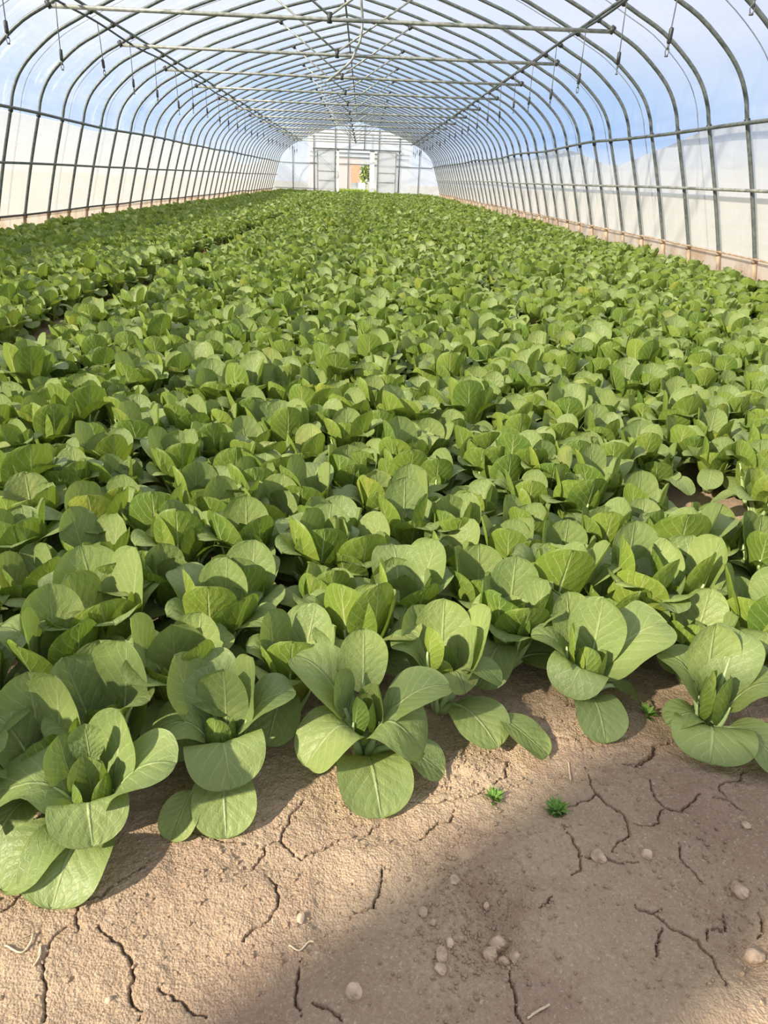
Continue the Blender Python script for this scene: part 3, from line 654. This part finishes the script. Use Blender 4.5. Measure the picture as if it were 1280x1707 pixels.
HEROES = {
'A':((-.019,.661),'front bok choy nearest the bottom left, one pale leaf lying on the soil',[(-1.74,.106,.004,0.108,'d'),(-3.05,.120,.075,0.108,'d',(1,.55,.42,.16)),(.02,.112,.125,0.099,'m'),(-1.22,.066,.055,0.092,'d'),(.95,.060,.165,0.097,'u'),(1.75,.030,.160,0.043,'u'),(2.55,.045,.145,0.063,'u'),(.39,.020,.12,0.048,'i'),(-.3,.026,.11,0.042,'i'),(-2.5,.016,.10,0.042,'i'),(1.9,.014,.125,0.048,'i'),(-2.35,.118,.012,0.081,'d')]),
'B':((.123,.769),'front bok choy with a bright right leaf, second from the left end',[(2.63,.071,.180,0.080,'u'),(1.40,.026,.165,0.076,'u'),(.62,.055,.180,0.086,'u'),(.22,.106,.130,0.084,'m'),(-2.96,.092,.085,0.078,'d'),(-1.24,.083,.050,0.106,'d'),(-1.94,.128,.004,0.054,'d'),(-1.36,.118,.004,0.084,'d'),(-1.82,.012,.110,0.042,'i'),(-.23,.018,.100,0.042,'i'),(-2.51,.015,.100,0.039,'i'),(2.0,.09,.15,0.086,'m')]),
'C':((.323,.799),'spreading star-shaped bok choy in the middle of the front row',[(1.60,.066,.188,0.071,'u'),(2.62,.118,.145,0.102,'m'),(2.75,.040,.150,0.056,'u'),(.51,.022,.130,0.059,'i'),(-2.50,.100,.045,0.097,'d'),(.25,.128,.115,0.091,'m'),(-.42,.094,.050,0.104,'d'),(-1.34,.113,.003,0.108,'d'),(-.30,.122,.008,0.066,'d'),(-2.36,.010,.120,0.036,'i'),(-.14,.012,.110,0.034,'i'),(1.2,.012,.115,0.039,'i')]),
'D':((.447,.907),'bok choy with big sunlit cupped leaf, between the star-shaped and the torn-leaf front plants',[(.25,.072,.185,0.106,'u'),(.00,.049,.160,0.069,'u'),(-2.71,.022,.165,0.054,'u'),(3.03,.084,.125,0.065,'m'),(-.38,.095,.085,0.059,'d'),(-.92,.130,.020,0.086,'d'),(-.59,.187,.006,0.071,'d'),(-.98,.058,.075,0.076,'d'),(1.5,.07,.17,0.092,'u'),(2.2,.08,.16,0.086,'u'),(.9,.015,.12,0.048,'i'),(-2.0,.012,.11,0.042,'i')]),
'E':((.684,.920),'shaded bok choy beside crumbly soil with a torn right leaf',[(1.08,.040,.185,0.093,'u'),(.30,.140,.135,0.125,'m',(1,.70,.28,.10)),(2.89,.096,.120,0.086,'m'),(2.90,.035,.150,0.056,'u'),(-2.30,.066,.055,0.093,'d'),(-1.45,.098,.006,0.086,'d'),(-.07,.090,.018,0.043,'d'),(-2.16,.012,.120,0.045,'i'),(-.20,.024,.110,0.048,'i'),(3.03,.018,.110,0.042,'i'),(1.91,.081,.170,0.076,'u')]),
'F':((.868,.859),'shaded bok choy at the right end of the front row, leaves over soil',[(1.57,.050,.175,0.082,'u'),(2.35,.096,.105,0.089,'m'),(-.12,.090,.105,0.080,'m'),(-1.93,.083,.012,0.121,'d'),(-.83,.120,.006,0.084,'d'),(2.78,.012,.120,0.049,'i'),(-.86,.014,.120,0.049,'i'),(-3.04,.020,.110,0.042,'i'),(-2.97,.075,.030,0.060,'d'),(.9,.085,.15,0.092,'m')]),
'H':((-.036,.782),'bok choy with one large round leaf, behind the bottom left front plant',[(1.05,.050,.190,0.119,'u'),(-.30,.075,.140,0.076,'m'),(2.60,.070,.165,0.092,'u'),(-1.06,.022,.125,0.056,'i'),(-1.9,.020,.120,0.048,'i'),(.2,.020,.115,0.045,'i'),(1.9,.09,.16,0.097,'u'),(-2.4,.08,.10,0.076,'m')]),
'I':((-.100,.717),'bok choy cut by the left edge, beside the bottom left front plant',[(1.19,.045,.180,0.108,'u'),(2.81,.074,.130,0.092,'m'),(-.69,.016,.120,0.062,'i'),(-1.33,.012,.110,0.048,'i'),(-2.84,.070,.090,0.080,'m'),(.1,.052,.140,0.054,'u'),(2.0,.06,.175,0.092,'u'),(-1.9,.105,.02,0.076,'d')]),
}
q = random.Random(4)
GROUP = 'bok choy growing in the beds'
hero_xy = []
for k, (xy, lab, spec) in HEROES.items():
    o = plant_object('bok_choy', spec, 16, 26, q); o.location = (xy[0], xy[1], ground_z(*xy)*.3); tag(o, lab, 'bok choy', GROUP); hero_xy.append(xy)
hero_xy = np.array(hero_xy)

# ---- planting grid
FRONT = [(-4,.70),(-.45,.60),(-.24,.58),(-.02,.66),(.12,.77),(.32,.80),(.45,.90),(.68,.93),(.87,.87),(1.05,.92),(1.3,1.0),(4,1.0)]
fx, fy = zip(*FRONT)
q = np.random.default_rng(77); pts = []
DY = .128
for row in range(0, 290):
    y0 = .60+row*DY
    if y0 > YEND-.35: break
    if row == 2: pts += [(.045,.870,2),(.205,.895,2),(.575,1.02,2),(-.205,.715,1),(.32,.975,2),(.76,1.06,3)]
    for kx in range(-28, 29):
        x = kx*.133+(.066 if row % 2 else 0)+q.uniform(-.035, .035); y = y0+q.uniform(-.04, .04)
        if x < -3.55 or x > 3.45+.04*math.sin(y): continue
        if any(abs(x-f) < (.125 if y < 9 else .09)*(1 if f < 0 else (.2 if y < 1.28 else (1.05 if y < 1.68 else .5))) for f, w in FURROWS): continue
        lim = np.interp(x, fx, fy)+(.03 if x < -.2 else .035)
        if y < lim: continue
        if np.min(np.hypot(hero_xy[:, 0]-x, hero_xy[:, 1]-y)) < .095: continue
        if row < 5 and any(p[2] < 4 and math.hypot(p[0]-x, p[1]-y) < .085 for p in pts[-60:]): continue
        if q.random() < .02: continue
        pts.append((x, y, row))
pts = np.array(pts)
pr = np.array([project((x, y, .12)) for x, y, _ in pts])
inside = (pr[:, 0] > -45) & (pr[:, 0] < 1325) & (pr[:, 1] < 1760) & (pr[:, 2] > 0)
dist = np.where(inside, pr[:, 2], 1e9)
order = np.argsort(dist); NIND = 300-len(HEROES); pick = order[:NIND]; rest = np.array(sorted(set(range(len(pts)))-set(pick.tolist())))
NEAR = 110
# prototypes: near ones with every leaf a part and its stalk a sub-part, farther ones with outer and heart leaves
qq = random.Random(9)
specs = [random_spec(qq) for _ in range(14)]
near_protos = [plant_object('bok_choy', s, 12, 16, qq, stalks=True) for s in specs]
far_protos = [plant_object('bok_choy', s, 8, 11, qq, merge=True) for s in specs]
trees = {id(p): children_map(p) for p in near_protos+far_protos}
fresh = {id(p) for p in near_protos+far_protos}
rows = sorted(set(pts[pick, 2].astype(int))); rank = {r: i+2 for i, r in enumerate(rows)}
byrow = {r: sorted([i for i in pick if int(pts[i, 2]) == r], key=lambda i: pr[i, 0]) for r in rows}
place = {i: (rank[r], j+1) for r in rows for j, i in enumerate(byrow[r])}
for n, i in enumerate(pick):
    P = near_protos if n < NEAR else far_protos; p = P[n % 14]
    if id(p) in fresh: o = p; fresh.discard(id(p))
    else: o = copy_tree(p, trees[id(p)])
    x, y, _ = pts[i]; s = q.uniform(.88, 1.12)
    o.location = (x, y, ground_z(x, y)*.4); o.rotation_euler = (q.uniform(-.1, .1), q.uniform(-.1, .1), q.uniform(0, 6.28)); o.scale = (s, s, s*q.uniform(.88, 1.1))
    rk, j = place[i]
    tag(o, 'leafy green bok choy, %s from the left in the %s row behind the bare soil' % (ordinal(j), ordinal(rk)), 'bok choy', GROUP)
# ---- the rest of the crop as one mass
lods = []
for nu, nv in ((6, 8), (4, 6), (3, 4)):
    L = []
    for s in specs:
        b = MB()
        for l in (s if nu > 4 else s[:12] if nu > 3 else s[2:10]):
            V, Q, U, sl, rad = leaf_geo(*l[:5], nu, nv, qq); b.add(V, Q, U)
        L.append((np.concatenate(b.V), np.concatenate(b.Q), np.concatenate(b.U)))
    lods.append(L)
VV, QQ, UU, nn = [], [], [], 0
for i in rest:
    x, y, _ = pts[i]; V, Q, U = lods[0 if y < 6.5 else (1 if y < 15 else 2)][q.integers(14)]
    a = q.uniform(0, 6.28); s = q.uniform(.9, 1.12); c_, s_ = math.cos(a)*s, math.sin(a)*s
    W = np.stack([V[:, 0]*c_-V[:, 1]*s_, V[:, 0]*s_+V[:, 1]*c_, V[:, 2]*s*q.uniform(.85, 1.05)], 1)+[x, y, 0]
    VV.append(W); QQ.append(Q+nn); UU.append(U); nn += len(W)
o = link('bok_choy_crop', mesh_np('bok_choy_crop', np.concatenate(VV), np.concatenate(QQ), np.concatenate(UU)), M_LEAF)
tag(o, 'dense green bok choy crop filling the beds back to the far end wall', 'bok choy crop', kind='stuff')

# ------------------------------------------------------------------ light
w = bpy.data.worlds.new('sky'); SC.world = w; w.use_nodes = True; t = w.node_tree; t.nodes.clear()
def N(typ, **k):
    n = t.nodes.new(typ)
    for a, b in k.items(): setattr(n, a, b)
    return n
tc = N('ShaderNodeTexCoord'); sep = N('ShaderNodeSeparateXYZ'); t.links.new(tc.outputs['Generated'], sep.inputs[0])
mp = N('ShaderNodeMapping'); mp.inputs['Scale'].default_value = (1, 1, 2.2); t.links.new(tc.outputs['Generated'], mp.inputs[0])
no = N('ShaderNodeTexNoise'); no.inputs['Scale'].default_value = 2.6; no.inputs['Detail'].default_value = 7; no.inputs['Roughness'].default_value = .55; t.links.new(mp.outputs[0], no.inputs['Vector'])
cr = N('ShaderNodeValToRGB'); cr.color_ramp.elements[0].position = .38; cr.color_ramp.elements[0].color = (0, 0, 0, 1); cr.color_ramp.elements[1].position = .62; cr.color_ramp.elements[1].color = (1, 1, 1, 1); t.links.new(no.outputs['Fac'], cr.inputs[0])
gr = N('ShaderNodeValToRGB'); e = gr.color_ramp.elements; e[0].position = 0; e[0].color = (.86,.90,.97,1); e[1].position = .60; e[1].color = (.66,.76,.97,1)
for p_, c_ in ((.02,(.70,.82,.98,1)),(.05,(.36,.58,.95,1)),(.10,(.42,.63,.96,1)),(.16,(.74,.83,.99,1)),(.30,(.70,.79,.98,1))):
    m1 = e.new(p_); m1.color = c_
t.links.new(sep.outputs[2], gr.inputs[0])
cl = N('ShaderNodeValToRGB'); cl.color_ramp.elements[0].position = .05; cl.color_ramp.elements[0].color = (.25,.25,.25,1); cl.color_ramp.elements[1].position = .42; cl.color_ramp.elements[1].color = (1, 1, 1, 1); t.links.new(sep.outputs[2], cl.inputs[0])
mu = N('ShaderNodeMath', operation='MULTIPLY'); t.links.new(cr.outputs[0], mu.inputs[0]); t.links.new(cl.outputs[0], mu.inputs[1])
mx = N('ShaderNodeMix', data_type='RGBA'); t.links.new(mu.outputs[0], mx.inputs[0]); t.links.new(gr.outputs[0], mx.inputs[6]); mx.inputs[7].default_value = (.92,.93,.99,1)
bg = N('ShaderNodeBackground'); bg.inputs['Strength'].default_value = WORLD; t.links.new(mx.outputs[2], bg.inputs[0])
wo = N('ShaderNodeOutputWorld'); t.links.new(bg.outputs[0], wo.inputs[0])
sl = bpy.data.lights.new('sun', 'SUN'); sl.energy = SUN; sl.angle = math.radians(1.6); sl.color = (1, .90, .74)
so = bpy.data.objects.new('sun', sl); COL.objects.link(so)
from mathutils import Vector
el = math.radians(SUN_EL); az = math.radians(SUN_AZ)   # direction the light travels
so.rotation_euler = Vector((math.cos(az)*math.cos(el), math.sin(az)*math.cos(el), -math.sin(el))).to_track_quat('-Z', 'Y').to_euler()
vs = SC.view_settings; vs.view_transform = 'Standard'; vs.look = 'None'; vs.gamma = 1; vs.exposure = EXPO; vs.use_curve_mapping = False
SC.cycles.max_bounces = 8; SC.cycles.transparent_max_bounces = 16; SC.cycles.diffuse_bounces = 4; SC.cycles.transmission_bounces = 4
SC.cycles.sample_clamp_indirect = 6
